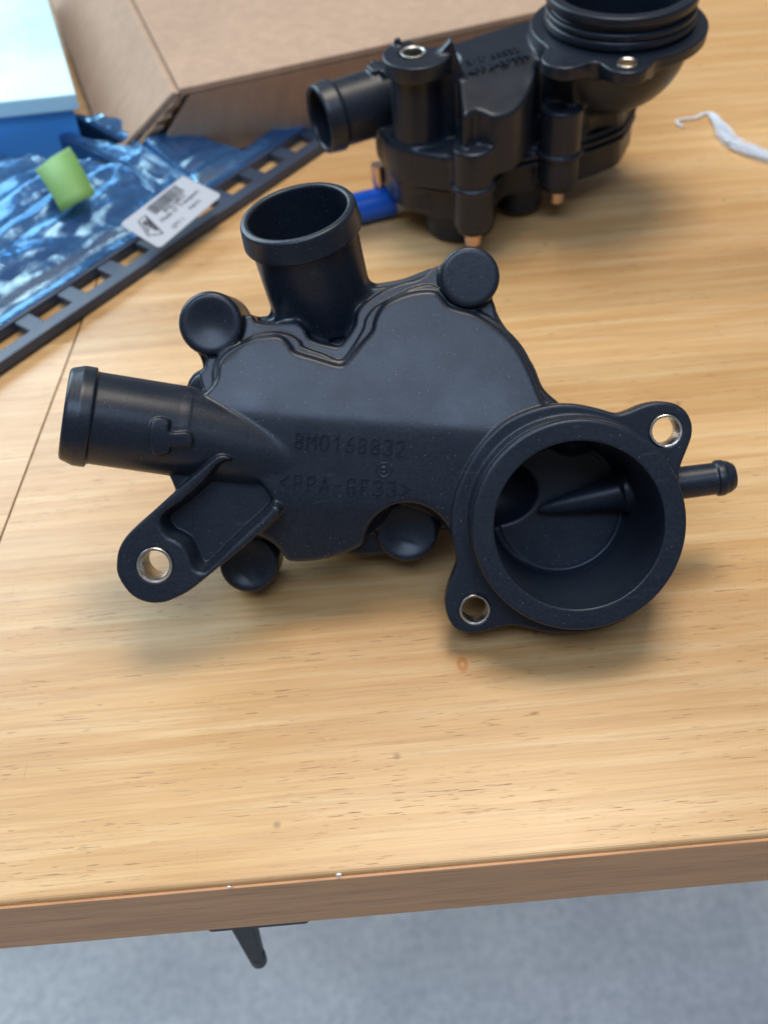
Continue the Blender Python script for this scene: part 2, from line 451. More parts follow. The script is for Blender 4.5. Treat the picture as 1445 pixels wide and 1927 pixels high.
FLANGE = [(1000,771),(1044,761),(1086,761),(1127,769),(1160,778),(1181,774),(1214,761),(1243,756),(1268,759),(1289,772),(1301,794),(1302,819),(1293,846),(1282,874),(1278,900),(1281,960),(1272,1040),(1240,1110),(1180,1165),(1110,1190),(1044,1192),(1019,1189),(986,1181),(961,1178),(932,1183),(903,1191),(878,1192),(855,1182),(841,1158),(838,1129),(845,1100),(855,1075),(860,1056),(855,1030),(850,1008),(849,975),(856,930),(878,880),(905,838),(935,806),(962,787)]
TAB = [(219,1062),(222,1038),(234,1014),(256,990),(288,962),(330,924),(372,888),(402,863),(415,857),(432,861),(438,872),(430,886),(410,906),(392,922),(400,945),(418,970),(441,989),(458,982),(480,966),(503,951),(520,953),(526,966),(500,992),(461,1028),(402,1076),(360,1110),(331,1126),(305,1135),(275,1134),(248,1121),(229,1098),(220,1078)]
RECESS = [(311,976),(345,950),(385,915),(425,874),(470,900),(503,940),(498,958),(462,992),(432,1020),(400,1052),(382,1068),(370,1062),(363,1042),(352,1022),(337,1011),(318,1000)]

def nozzle_from_mouth(cx_, cy_, ratio, dirx, diry, base):
    """mouth ellipse -> axis direction in the local frame and length from base"""
    d = ray(cx_, cy_); s_ = RGT * dirx + UPV * diry; s_ = s_ - d * (s_ @ d); s_ /= np.linalg.norm(s_)
    a = -d * ratio + s_ * sqrt(1 - ratio ** 2)
    return np.array([a @ E1, a @ E2, a @ NN]), d

def main_housing(variant=0, h=.0006):
    f = Field((-.215, -.062, -.072), (.076, .128, .064 if variant == 0 else .034), h)
    sc0 = scale_at(0)
    R_ = scale_at(W_RIM)
    RC = L2(1090, 990, W_RIM)                      # axis of the round opening
    shell = f.label('rear_shell')
    SH = catmull(O(SHELF, -.018), 4)
    f.slab(SH, -.050, -.027, shell, rnd=.002)
    f.slab(SH, -.038, -.033, shell, rnd=.001, grow=.0018, k=.0006)
    # pump chamber at the back
    c0 = L2(690, 860, -.03)
    f.cone((c0[0], c0[1], -.068), (c0[0], c0[1], -.03), .034, .040, shell, k=.004, rnd=.003)
    plate = f.label('cover_plate')
    lb = catmull(np.array([LC(x, y, -.0065) for x, y in LEDGE_B]), 4); f.slab(lb, -.034, 0, plate, rnd=.0014, k=.0008, front=lambda u, v: cover_front(u, v) - .0065)
    la = catmull(np.array([LC(x, y, -.0038) for x, y in LEDGE_A]), 4); f.slab(la, -.032, 0, plate, rnd=.0009, k=.0006, front=lambda u, v: cover_front(u, v) - .0038)
    PL = np.array([LC(x, y) for x, y in PLATE]); PL = catmull(PL, 4)
    f.slab(PL, -.030, 0, plate, rnd=.0019, k=.0010, front=cover_front)
    # bosses
    for (x, y, r, w0, w1, dish) in ((394.5, 608.5, 60, -.046, -.010, 1), (884, 521, 56, -.046, -.0135, 0), (467, 1062, 57.5, -.046, -.022, 2), (766, 1001, 60, -.046, -.022, 2)):
        lb_ = f.label('screw_boss'); c = L2(x, y, w1); rr = r * scale_at(w1)
        f.cone((c[0], c[1], w0), (c[0], c[1], w1), rr * 1.0, rr * .985, lb_, k=.0014, rnd=(.0022 if dish == 0 else .0036))
        if dish == 1: f.ball((c[0] + .001, c[1] - .0005, w1 + .0135), .0155, lb_, k=.003, cut=True)
        if dish == 2: f.ball((c[0], c[1] - .001, w1 + .0128), .0158, lb_, k=.003, cut=True)
    # necks joining the bosses to the cover
    for a, b, hw in (((395, 640), (432, 740), .0042), ((880, 560), (870, 640), .006), ((470, 1060), (520, 1000), .006), ((766, 1000), (780, 940), .009)):
        A_, B_ = L3(*a, -.036), L3(*b, -.036); f.bar(A_, B_, (0, 0, 1), hw, .010, plate, k=.003)
    # flange round the opening
    fl = f.label('flange')
    FLG = catmull(O(FLANGE, 0), 4)
    f.slab(FLG, -.0085, 0, fl, rnd=.0012, k=.0008)
    f.cone((RC[0], RC[1], -.046), (RC[0], RC[1], -.006), .0365, .0385, fl, k=.004, rnd=.006)
    # bracket and its two ribs
    tb = f.label('mounting_bracket')
    TB = catmull(O(TAB, .006), 4)
    f.slab(TB, -.010, .006, tb, rnd=.0012, k=.0014)
    RCs = catmull(O(RECESS, .006), 4); f.slab(RCs, -.0050, .02, tb, rnd=.0008, cut=True, k=.0016, draft=-.15)
    # left hose nozzle
    lz = f.label('hose_nozzle')
    r_l = .0170
    a0 = L3(343, 812, -.0092); a1 = L3(128, 779, .0012)
    ax = (a1 - a0); Ln = np.linalg.norm(ax); ax /= Ln
    aIn = L3(568, 866, -.0178)
    f.cone(aIn, a0, .0148, r_l, lz, k=.0008)
    f.ball(a0, r_l, lz, k=.0)
    f.cone(a0 - ax * .001, a1, r_l, r_l * .99, lz, k=.0003, rnd=.0002)
    f.cone(a1 - ax * .0085, a1 - ax * .0035, r_l * 1.075, r_l * 1.075, lz, k=.0006, rnd=.0006)
    f.cone(a1 - ax * .0040, a1 + ax * .0012, r_l * 1.075, r_l * .97, lz, k=.0004, rnd=.0012)
    f.cone(a1 - ax * .045, a1 + ax * .004, r_l * .84, r_l * .84, lz, cut=True, k=.0008)
    # raised mark on the nozzle
    mk = f.label('raised_mark')
    def tube_at(u, v, w_, g=.0017):
        x = u - a0[0]; y = v - a0[1]; z = w_ - a0[2]; tt = x * ax[0] + y * ax[1] + z * ax[2]
        return np.sqrt(np.maximum(x * x + y * y + z * z - tt * tt, 0)) - (r_l + g)
    mkP = catmull([L2(x, y, .0080) for x, y in ((290,790),(320,790),(322,812),(358,814),(360,840),(323,841),(320,852),(290,851))], 4)
    D2 = f.poly2d(mkP)
    def fn(u, v, w_):
        i0 = int(round((float(u.ravel()[0]) - f.lo[0]) / f.h)); j0 = int(round((float(v.ravel()[0]) - f.lo[1]) / f.h))
        d2 = D2[i0:i0 + u.shape[0], j0:j0 + v.shape[1]][:, :, None]
        return smax(smax(d2, tube_at(u, v, w_, .0022), .0008), -.001 - w_, 0)
    f.add(fn, (*mkP.min(0), -.001), (*mkP.max(0), .014), mk, k=.0003)
    if variant == 0:
        # top hose nozzle, standing up and forward out of the notch
        tz = f.label('hose_nozzle')
        a, dd = nozzle_from_mouth(561, 397, .455, -.265, .964, None)
        B0 = L3(586, 496, -.028)
        Bw = ORG + E1 * B0[0] + E2 * B0[1] + NN * B0[2]; aw = E1 * a[0] + E2 * a[1] + NN * a[2]
        # nearest approach of the axis to the mouth's ray gives the length
        nrm = np.cross(aw, dd); Lm = np.cross(CAM - Bw, dd) @ nrm / (nrm @ nrm)
        mouth = Bw + aw * Lm; r_t = 104 / FPX * np.linalg.norm(mouth - CAM)
        Mo = B0 + a * Lm
        f.cone(B0 - a * .022, Mo, r_t * .93, r_t * .965, tz, k=.0040)
        f.cone(Mo - a * .0095, Mo, r_t * 1.075, r_t * 1.03, tz, k=.0004, rnd=.0013)
        f.cone(B0 - a * .006, Mo + a * .004, r_t * .84, r_t * .885, tz, cut=True, k=.0012)
    # barrel
    rg = f.label('mouth_ring')
    ro = 203 * R_
    f.cone((RC[0], RC[1], -.004), (RC[0], RC[1], W_RIM - .0065), ro * 1.0, ro * 1.0, rg, k=.0010, rnd=.0006)
    f.cone((RC[0], RC[1], W_RIM - .0080), (RC[0], RC[1], W_RIM - .0045), ro * .965, ro * .965, rg, k=.0002)
    f.cone((RC[0], RC[1], W_RIM - .0050), (RC[0], RC[1], W_RIM), ro * 1.0, ro * .992, rg, k=.0003, rnd=.0010)
    if variant == 1:
        f.cone((RC[0], RC[1], W_RIM - .001), (RC[0], RC[1], W_RIM + .014), ro * .93, ro * .93, rg, k=.0003)
        f.cone((RC[0], RC[1], W_RIM + .003), (RC[0], RC[1], W_RIM + .006), ro * 1.0, ro * 1.0, rg, k=.0003, rnd=.001)
        f.cone((RC[0], RC[1], W_RIM + .009), (RC[0], RC[1], W_RIM + .015), ro * 1.02, ro * 1.0, rg, k=.0003, rnd=.0015)
    ri = 161 * R_; top = W_RIM + (.004 if variant == 0 else .020)
    cup = f.label('opening')
    f.cone((RC[0], RC[1], -.034), (RC[0], RC[1], top), ri * .90, ri * 1.004, cup, cut=True, k=.0005, rnd=.004)
    # cup floor: lower inner wall disc, the passage to the left and the bulge of the bleed pipe
    b0 = L3(960, 905, -.012)
    
    t0 = L3(972, 966, -.0335); t1 = L3(1172, 925, -.0275)
    f.cone(t0, t1, .0022, .0072, cup, k=.0045, rnd=.001)
    f.cone(t1, t1 + (t1 - t0) * .25, .0084, .0084, cup, k=.0016, rnd=.0006)
    cc = L2(1052, 957, -.034)
    f.cone((RC[0], RC[1], -.037), (RC[0], RC[1], -.0325), .0255, .0255, cup, k=.001, rnd=.0005)
    f.cone((cc[0], cc[1], -.0335), (cc[0], cc[1], -.030), .0245, .0250, cup, cut=True, k=.0016, rnd=.001)
    q = L3(1075, 815, -.030); f.ball(q, .0085, cup, k=.003)
    b1 = L2(952, 912, -.034); f.ball((b1[0] - .006, b1[1] - .003, -.0325), .0115, cup, k=.0012, cut=True, sq=(1.6, 1.15, .75))
    # bleed pipe on the right
    bp = f.label('bleed_pipe')
    p0 = L3(1240, 914, -.017); p1 = L3(1372, 897, -.017); pa = (p1 - p0) / np.linalg.norm(p1 - p0); sp_ = scale_at(-.017)
    f.cone(p0, p1, 31 * sp_, 30 * sp_, bp, k=.001)
    f.cone(p1 - pa * .0055, p1 - pa * .0025, 34 * sp_, 34 * sp_, bp, k=.0004, rnd=.0006)
    f.cone(p1 - pa * .003, p1 + pa * .0018, 34 * sp_, 24 * sp_, bp, k=.0004, rnd=.001)
    f.cone(p1 - pa * .02, p1 + pa * .006, 14 * sp_, 14 * sp_, bp, cut=True)
    # bolt holes
    HO = [(291.5, 1063.5, .006, 34.0, tb, .0155), (1252, 811, 0, 30.5, fl, .0095), (893, 1147, 0, 29.0, fl, .0095)]
    holes = []
    for (x, y, w_, r, lb_, dep) in HO:
        c = L2(x, y, w_); rr = r * scale_at(w_); holes.append((c, w_, rr, dep))
        f.cone((c[0], c[1], w_ - dep - .004), (c[0], c[1], w_ + .003), rr, rr, lb_, cut=True, k=.0004, rnd=.0001)
    if variant == 1:
        # deep bracket pillar and long screw posts of the older unit
        c = holes[0][0]; r_p = .0125
        f.cone((c[0], c[1], -.058), (c[0], c[1], .0055), r_p * 1.05, r_p, tb, k=.002)
        f.cone((c[0], c[1], -.02), (c[0], c[1], .009), holes[0][2], holes[0][2], tb, cut=True, k=.0004)
        for (x, y) in ((467, 1062), (766, 1001)):
            c = L2(x, y, -.022); f.cone((c[0], c[1], -.062), (c[0], c[1], -.024), .0085, .0085, plate, k=.002)
    else:
        # flat cut where the casting rests on the bench
        nz = np.array([E1[2], E2[2], NN[2]]); oz = ORG[2] - .0006
        f.cut(lambda u, v, w_: (u * nz[0] + v * nz[1] + w_ * nz[2] + oz), (-.215, -.062, -.072), (.076, .1, .03), None, k=.0004)
    return f, holes

def stroke_text(chars, place, height, adv, rad, up_off):
    """raised mould lettering: each stroke a thin round-backed bead laid on the surface; place(x, y) -> 3D point"""
    G = {'8': [[(.5,.52),(.15,.62),(.1,.8),(.25,.97),(.5,1),(.75,.97),(.9,.8),(.85,.62),(.5,.52),(.12,.38),(.05,.2),(.2,.03),(.5,0),(.8,.03),(.95,.2),(.88,.38),(.5,.52)]],
         'M': [[(0,0),(0,1),(.5,.45),(1,1),(1,0)]], '0': [[(.5,0),(.15,.08),(.05,.3),(.05,.7),(.15,.92),(.5,1),(.85,.92),(.95,.7),(.95,.3),(.85,.08),(.5,0)]],
         '1': [[(.2,.75),(.6,1),(.6,0)]], '6': [[(.85,1),(.45,.85),(.12,.5),(.05,.25),(.2,.04),(.5,0),(.8,.04),(.95,.25),(.85,.47),(.5,.55),(.2,.48),(.08,.3)]],
         '3': [[(.05,.9),(.3,1),(.7,1),(.92,.85),(.88,.62),(.45,.53),(.9,.42),(.95,.15),(.7,0),(.3,0),(.02,.1)]],
         '2': [[(.05,.8),(.2,.97),(.5,1),(.8,.97),(.93,.75),(.8,.5),(.05,0),(.95,0)]],
         'P': [[(.05,0),(.05,1),(.7,1),(.93,.88),(.93,.6),(.7,.48),(.05,.48)]], 'A': [[(0,0),(.5,1),(1,0)],[(.2,.35),(.8,.35)]],
         '-': [[(.1,.5),(.9,.5)]], 'G': [[(.95,.85),(.7,1),(.3,1),(.05,.8),(.05,.2),(.3,0),(.7,0),(.95,.15),(.95,.45),(.55,.45)]],
         'F': [[(.05,0),(.05,1),(.95,1)],[(.05,.52),(.75,.52)]], '<': [[(1,.9),(0,.5),(1,.1)]], '>': [[(0,.9),(1,.5),(0,.1)]]}
    V = []; F = []
    x = 0
    for ch in chars:
        for line in G[ch]:
            pts = [np.array(place(x + px_ * height * .55, py_ * height)) for px_, py_ in line]
            for a, b in zip(pts[:-1], pts[1:]):
                e = b - a; L = np.linalg.norm(e); e = e / L; a = a - e * rad * .6; b = b + e * rad * .6
                s_ = np.cross(np.array([0, 0, 1.]), e); s_ /= np.linalg.norm(s_)
                u_ = np.array([0, 0, 1.]); n0 = len(V)
                for P_ in (a, b):
                    V += [P_ - s_ * rad - u_ * .0006, P_ - s_ * rad + u_ * up_off * .3, P_ - s_ * rad * .55 + u_ * up_off, P_ + s_ * rad * .55 + u_ * up_off, P_ + s_ * rad + u_ * up_off * .3, P_ + s_ * rad - u_ * .0006]
                for k in range(5): F.append((n0 + k, n0 + k + 1, n0 + 7 + k, n0 + 6 + k))
                F.append((n0 + 5, n0 + 4, n0 + 3, n0 + 2, n0 + 1, n0)); F.append(tuple(n0 + 6 + k for k in range(6)))
        x += adv
    return V, F

def dress(root, base, T, holes, deep=0.):
    tw = lambda P: (np.asarray(P) @ T[:3, :3].T + T[:3, 3] - base)
    for (c, w_, rr, dep) in holes:
        pr = [(-dep, rr * 1.0), (.0004, rr * 1.0), (.0006, rr * .96), (.0005, rr * .86), (0, rr * .82), (-dep, rr * .82)]
        V, F = lathe((c[0], c[1], w_), (0, 0, 1), pr, 40)
        o = mesh_obj('metal_bushing', tw(V), [tuple(reversed(q)) for q in F], M['steel'], root, True)
        md = o.modifiers.new('edge', 'EDGE_SPLIT'); md.split_angle = radians(35)
    # lettering on the band
    def placer(p0, p1):
        A_ = LC(*p0); B_ = LC(*p1); e = (B_ - A_) / np.linalg.norm(B_ - A_); g = np.array([-e[1], e[0]])
        def f_(x, y):
            q = A_ + e * x + g * y; return (q[0], q[1], float(cover_front(q[0], q[1])))
        return f_, np.linalg.norm(B_ - A_)
    hgt = 27.5 * scale_at(0)
    for s_, p0, p1 in (('8M0168832', (554, 841), (760, 857)), ('<PPA-GF33>', (527, 918), (768, 934))):
        pl, L = placer(p0, p1); adv = (L - hgt * .55) / (len(s_) - 1)
        V, F = stroke_text(s_, pl, hgt, adv, .00032, .00065)
        mesh_obj('lettering', tw(V), F, M['plastic'], root)
    q = LC(722, 884); wq = float(cover_front(q[0], q[1])); sc_ = scale_at(0)
    V, F = lathe((q[0], q[1], wq), (0, 0, 1), [(-.0005, 15 * sc_), (.0003, 14 * sc_), (.0003, 12.5 * sc_), (-.0002, 11 * sc_), (-.0001, 7 * sc_), (.0004, 6 * sc_), (.0005, 3.5 * sc_), (-.0001, 3 * sc_), (.0001, .5 * sc_)], 32, closed=False)
    mesh_obj('gate_mark', tw(V), [tuple(reversed(q_)) for q_ in F], M['plastic'], root, True)

FRONT_BASE = np.array([.0, .27, 0.])
root = empty('thermostat_housing', FRONT_BASE, 'black moulded thermostat housing with round mouth facing the viewer, nearest the bench edge', 'engine part', 'black plastic engine housings')
fld, holes = main_housing(0, .0005)
build_field(fld, TW, root, M['plastic'], FRONT_BASE)
dress(root, FRONT_BASE, TW, holes)
del fld

# ================================================================== bench
X_R = .62
bench = empty('workbench', (0, .1526, -.035), 'pale varnished butcher block bench top with worn front edge', 'workbench')
ys = [.1526, .1985, .2372, .279, .319, .3555, .398, .441, .480, .522, .566, .610, .655, .700, .745, .79, .835, .88, .93, .98, 1.03, 1.08]
SA = np.array([-.1669, .3165]); SB = np.array([-.1497, .484]); se = (SB - SA) / (SB - SA)[1]
def seam_x(y, off=0.): return SA[0] + se[0] * (y - SA[1]) + off
def nose(o, rr=.0018, n=4):
    bm_ = bmesh.new(); bm_.from_mesh(o.data)
    es = [e for e in bm_.edges if all(abs(v.co.y) < .0001 for v in e.verts) and abs(e.verts[0].co.z - e.verts[1].co.z) < 1e-5]
    bmesh.ops.bevel(bm_, geom=es, offset=rr, segments=n, affect='EDGES', profile=.5)
    bm_.to_mesh(o.data); bm_.free()
for i, (y0, y1) in enumerate(zip(ys[:-1], ys[1:])):
    g = .00001
    xa, xb = seam_x(y0, .0008), seam_x(y1, .0008)
    V = [(xa, y0 + g, -.035), (X_R, y0 + g, -.035), (X_R, y1 - g, -.035), (xb, y1 - g, -.035), (xa, y0 + g, 0), (X_R, y0 + g, 0), (X_R, y1 - g, 0), (xb, y1 - g, 0)]
    V = [(x, y - .1526, z + .035) for x, y, z in V]
    F = [(3, 2, 1, 0), (4, 5, 6, 7), (0, 1, 5, 4), (1, 2, 6, 5), (2, 3, 7, 6), (3, 0, 4, 7)]
    o = mesh_obj('board', V, F, M['wood'], bench)
    if i == 0:
        o.data.update(); nose(o)
mt, t, b = mat('edge_wood_light_tone', (.30, .15, .07), .42)  # grain over a brown that has the front face's light put into it
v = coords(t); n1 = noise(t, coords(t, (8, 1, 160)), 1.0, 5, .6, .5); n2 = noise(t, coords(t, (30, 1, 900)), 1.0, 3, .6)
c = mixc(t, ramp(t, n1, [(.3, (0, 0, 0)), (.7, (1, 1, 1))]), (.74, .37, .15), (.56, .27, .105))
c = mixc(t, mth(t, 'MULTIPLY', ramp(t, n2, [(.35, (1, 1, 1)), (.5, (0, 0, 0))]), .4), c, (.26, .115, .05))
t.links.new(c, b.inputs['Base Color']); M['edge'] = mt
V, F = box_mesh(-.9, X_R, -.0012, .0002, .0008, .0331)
bevel(mesh_obj('edge_tone_strip', V, F, M['edge'], bench), .0006)  # thin skin added over the first board to carry that toned brown
bench2 = empty('workbench', (-.5, .1526, -.035), 'second butcher block bench top butted against the left end of the first', 'workbench')
xs = [0, -.07, -.14, -.21, -.28, -.36, -.45]
for i, (y0, y1) in enumerate(zip(ys[:-1], ys[1:])):
    y0 += .013; y1 += .013
    V = []
    for z in (0, .0343): V += [(-.45 + .5 - .35, y0, z), (seam_x(y0, -.0006) + .5, y0, z), (seam_x(y1, -.0006) + .5, y1 - .0002, z), (-.45 + .5 - .35, y1 - .0002, z)]
    V = [(x, y - .1526, z) for x, y, z in V]
    F = [(3, 2, 1, 0), (4, 5, 6, 7), (0, 1, 5, 4), (1, 2, 6, 5), (2, 3, 7, 6), (3, 0, 4, 7)]
    mesh_obj('board', V, F, M['wood'], bench2)
# floor
V, F = box_mesh(-6, 6, -6, 8, -.95, -.90)
tagged(mesh_obj('floor', V, F, M['concrete']), 'grey concrete floor below the bench', None, 'structure')

# ================================================================== the older unit standing behind
def P3(x, y, z): return np.array(tab(x, y, z))
REAR_BASE = np.array([.09, .53, 0.])
rear = empty('thermostat_housing', REAR_BASE, 'used black plastic thermostat housing standing upright behind, with grooved round neck and copper coloured screws', 'engine part', 'black plastic engine housings')
def rear_housing(h=.0009):
    f = Field((-.045, .40, .0005), (.235, .66, .128), h)
    sh = f.label('rear_shell')
    def plan(P, z, n=4): return catmull(np.array([tab(x, y, z)[:2] for x, y in P]), n)
    up = plan([(712,250),(722,300),(750,325),(800,338),(862,345),(915,338),(945,300),(985,284),(1034,262),(1075,262),(1120,246),(1170,230),(1180,180),(1150,130),(1000,110),(800,140)], .045)
    lo = plan([(722,312),(745,352),(790,372),(860,382),(915,375),(950,340),(1000,330),(1040,315),(1080,312),(1130,296),(1172,270),(1165,215),(900,230),(760,270)], .030)
    lid = catmull(np.array([tab(x, y, z)[:2] for x, y, z in ((858,118,.088),(856,86,.09),(1050,30,.09),(1120,70,.09),(1090,128,.09),(1052,112,.09),(1012,112,.09),(1004,150,.087),(985,188,.084),(960,212,.082),(928,226,.080),(898,222,.080),(874,231,.080),(866,205,.082))]), 4)
    low = plan([(722,312),(745,352),(790,372),(860,382),(915,375),(950,340),(1000,330),(1040,315),(1080,312),(1130,296),(1172,270),(1165,215),(900,230),(760,270)], .031)
    f.slab(up, .040, .060, sh, rnd=.003, k=.002)
    f.slab(lo, .020, .046, sh, rnd=.002, k=.001)
    f.slab(low, .036, .0385, sh, rnd=.0006, k=.0004, grow=.0016); f.slab(low, .0405, .043, sh, rnd=.0006, k=.0004, grow=.0016)
    c = P3(868, 440, 0); f.cone((c[0], c[1] + .008, .0015), (c[0], c[1] + .008, .03), .0195, .021, sh, k=.003, rnd=.002)
    c = P3(978, 405, 0); f.cone((c[0], c[1] + .008, .0035), (c[0], c[1] + .008, .03), .0135, .015, sh, k=.003, rnd=.002)
    cv = f.label('cover_plate')
    g0, g1 = P3(868, 152, .088)[:2], P3(1002, 108, .088)[:2]; ge = (g1 - g0) / np.linalg.norm(g1 - g0)
    def front(u, v):
        q = (u - g0[0]) * ge[1] - (v - g0[1]) * ge[0]
        return .0915 - .30 * .5 * (q + np.sqrt(q * q + .000012))
    f.slab(lid, .050, .09, cv, rnd=.002, k=.001, front=front)
    # bracket pillar with cap and fin
    tb = f.label('mounting_bracket')
    c = P3(779, 99, .104)
    f.cone((c[0] + .001, c[1], .024), (c[0], c[1], .100), .0135, .0125, tb, k=.003)
    f.cone((c[0] + .001, c[1] - .001, .0955), (c[0] + .001, c[1] - .001, .104), .0165, .0172, tb, k=.002)
    yp = c[1] - .004
    def onY(x, y): d = ray(x, y); q = CAM + d * (yp - CAM[1]) / d[1]; return (q[0], q[2])
    WP = np.array([onY(x, y) for x, y in ((800,150),(822,104),(850,74),(858,100),(880,164),(864,222),(860,290),(858,352),(800,352))])
    def wall(u, v, w_):
        U_, W_ = np.broadcast_arrays(u[:, 0, :], w_[:, 0, :]); dd_ = np.full(U_.shape, 1e9); in_ = np.zeros(U_.shape, bool)
        for a, b in zip(WP, np.roll(WP, -1, 0)):
            e = b - a; tt_ = np.clip(((U_ - a[0]) * e[0] + (W_ - a[1]) * e[1]) / (e @ e), 0, 1)
            dd_ = np.minimum(dd_, np.hypot(U_ - a[0] - e[0] * tt_, W_ - a[1] - e[1] * tt_))
            cr_ = (a[1] > W_) != (b[1] > W_)
            if abs(e[1]) > 1e-9: in_ ^= cr_ & (U_ < e[0] * (W_ - a[1]) / e[1] + a[0])
        dd_[in_] *= -1
        return smax(dd_[:, None, :], np.abs(v - yp - (u - c[0]) * .12) - .0030, .0012)
    f.add(wall, (WP[:, 0].min(), yp - .012, WP[:, 1].min()), (WP[:, 0].max(), yp + .018, WP[:, 1].max()), tb, k=.002)
    a_, b_ = P3(810, 95, .1), P3(852, 84, .1); f.bar(a_, b_, (0, 0, 1), .0022, .006, tb, k=.0015)
    a_ = P3(748, 82, .1045); f.cone(a_ - [0, 0, .006], a_ + [0, 0, .0028], .003, .0016, tb, k=.002)
    a_ = P3(824, 84, .1045); f.cone((a_[0], a_[1] + .012, .09), (a_[0], a_[1] + .012, .116), .0125, .0125, tb, cut=True, k=.001)
    f.cone((c[0] - .0012, c[1] + .0002, .085), (c[0] - .0012, c[1] + .0002, .108), .0066, .0066, tb, cut=True, k=.0003)
    # hose nozzle to the left
    nz = f.label('hose_nozzle')
    m0 = P3(600, 226, .0655); d = ray(600, 226); aw = np.array([d[0], d[1], 0]); aw /= np.linalg.norm(aw); sd_ = np.array([aw[1], -aw[0], 0])
    ax = sd_ * cos(radians(20)) + aw * sin(radians(20)) + np.array([0, 0, .03]); ax /= np.linalg.norm(ax)
    f.cone(m0, m0 + ax * .06, .0170, .0175, nz, k=.002)
    f.cone(m0, m0 + ax * .010, .0178, .0188, nz, k=.0004, rnd=.0012)
    f.cone(m0 - ax * .004, m0 + ax * .045, .0150, .0145, nz, cut=True)
    q = m0 + ax * .036 + np.array([0, 0, .0175]); f.bar(q - ax * .005, q + ax * .006, (0, 0, 1), .0045, .002, nz); f.bar(q - ax * .001, q + ax * .002, (0, 0, 1), .008, .002, nz)
    # screw bosses
    for (x, y, z, z0, r) in ((890, 272, .066, .0205, .0108), (1058, 196, .070, .026, .0112)):
        lb_ = f.label('screw_boss'); c = P3(x, y, z)
        f.cone((c[0], c[1], z0), (c[0], c[1], z), r * .96, r, lb_, k=.0025, rnd=.002)
        f.cone((c[0] + .002, c[1] + .012, .05), (c[0] + .002, c[1] + .012, z + .007), r * .9, r * .9, lb_, k=.002, rnd=.002)
        f.cone((c[0], c[1], z0 - .0035), (c[0], c[1], z0 + .002), r * .8, r * .8, lb_, k=.0004, rnd=.001)
        f.cone((c[0], c[1], .043), (c[0], c[1], .0455), r * 1.12, r * 1.12, lb_, k=.0006, rnd=.0008)
    # flange, elbow and grooved neck
    fl = f.label('flange')
    fr = P3(1200, 34, .116); RCx, RCy = fr[0] + .001, fr[1] + .0385
    lh = P3(1180, 118, .0985)
    f.cone((RCx, RCy, .0915), (RCx, RCy, .0985), .0445, .0450, fl, k=.001, rnd=.001)
    f.cone((lh[0], lh[1], .0915), (lh[0], lh[1], .0985), .0105, .0110, fl, k=.010, rnd=.001)
    f.cone((lh[0] - .028, lh[1] + .012, .0915), (lh[0] - .028, lh[1] + .012, .0985), .012, .012, fl, k=.008, rnd=.001)
    f.ball((RCx - .004, RCy, .093), .041, fl, k=.003, sq=(1, 1, .95))
    f.cut(lambda u, v, w_: (.0962 - w_) * -1 + 0 * u * v if False else np.maximum(.0986 - w_, np.sqrt((u - RCx) ** 2 + (v - RCy) ** 2) - .060), (RCx - .06, RCy - .06, .0986), (RCx + .06, RCy + .06, .128), None, k=.0002)
    f.bar(P3(1130, 170, .062), P3(1040, 150, .062), (0, 0, 1), .03, .026, sh, k=.006, rnd=.004)
    f.cone((lh[0], lh[1], .088), (lh[0], lh[1], .103), .0054, .0054, fl, cut=True, k=.0003)
    rg = f.label('mouth_ring')
    f.cone((RCx, RCy, .095), (RCx, RCy, .116), .0350, .0355, rg, k=.001, rnd=.0006)
    for z, dz, rr in ((.101, .0030, .0385), (.1055, .0026, .0382), (.1125, .0038, .0385)):
        f.cone((RCx, RCy, z - dz * .5), (RCx, RCy, z + dz * .9), rr, rr, rg, k=.0003, rnd=.0012)
    f.cone((RCx, RCy, .07), (RCx, RCy, .12), .0290, .0330, rg, cut=True, k=.0005)
    return f, c, lh, (RCx, RCy)
fld, _c, _lh, _rc = rear_housing()
TI = np.eye(4)
build_field(fld, TI, rear, M['plastic_rear'], REAR_BASE); del fld
for (x, y, z, r) in ((777, 98, .1043, .0066), (1180, 118, .0988, .0054)):
    dp = .014 if r > .006 else .006
    c = P3(x, y, z) - REAR_BASE
    V, F = lathe(c, (0, 0, 1), [(-dp, r), (.0002, r), (.0004, r * .9), (0, r * .74), (-dp, r * .74)], 32)
    o = mesh_obj('metal_bushing', V, [tuple(reversed(q)) for q in F], M['steel'], rear, True); o.modifiers.new('edge', 'EDGE_SPLIT').split_angle = radians(35)
for (x, y, z, z0, r) in ((890, 272, .066, .0205, .0044), (1058, 196, .070, .026, .0040), (712, 337, .022, .027, .0034)):
    c = P3(x, y, z) - REAR_BASE
    V, F = lathe((c[0], c[1], 0), (0, 0, 1), [(z0 - .0125, r * .75), (z0 - .0115, r), (z0 - .006, r), (z0 - .006, r * 1.25), (z0 - .004, r * 1.25), (z0 + .004, r * 1.1)], 20, closed=False)
    o = mesh_obj('screw', V, F, M['screw'], rear, True); o.modifiers.new('edge', 'EDGE_SPLIT').split_angle = radians(35)
for s_, (x0, y0), (x1, y1), hh in (('8M0168832', (880, 122), (978, 96), .0045), ('<PPA-GF33>', (886, 140), (1000, 108), .0045)):
    a_, b_ = P3(x0, y0, .0917)[:2], P3(x1, y1, .0917)[:2]; e = (b_ - a_); L = np.linalg.norm(e); e /= L; g_ = np.array([-e[1], e[0]])
    V, F = stroke_text(s_, lambda x, y: (*(a_ + e * x + g_ * y), .0915), hh, (L - hh * .55) / (len(s_) - 1), .0003, .0004)
    mesh_obj('lettering', np.array(V) - REAR_BASE, F, M['plastic_rear'], rear)

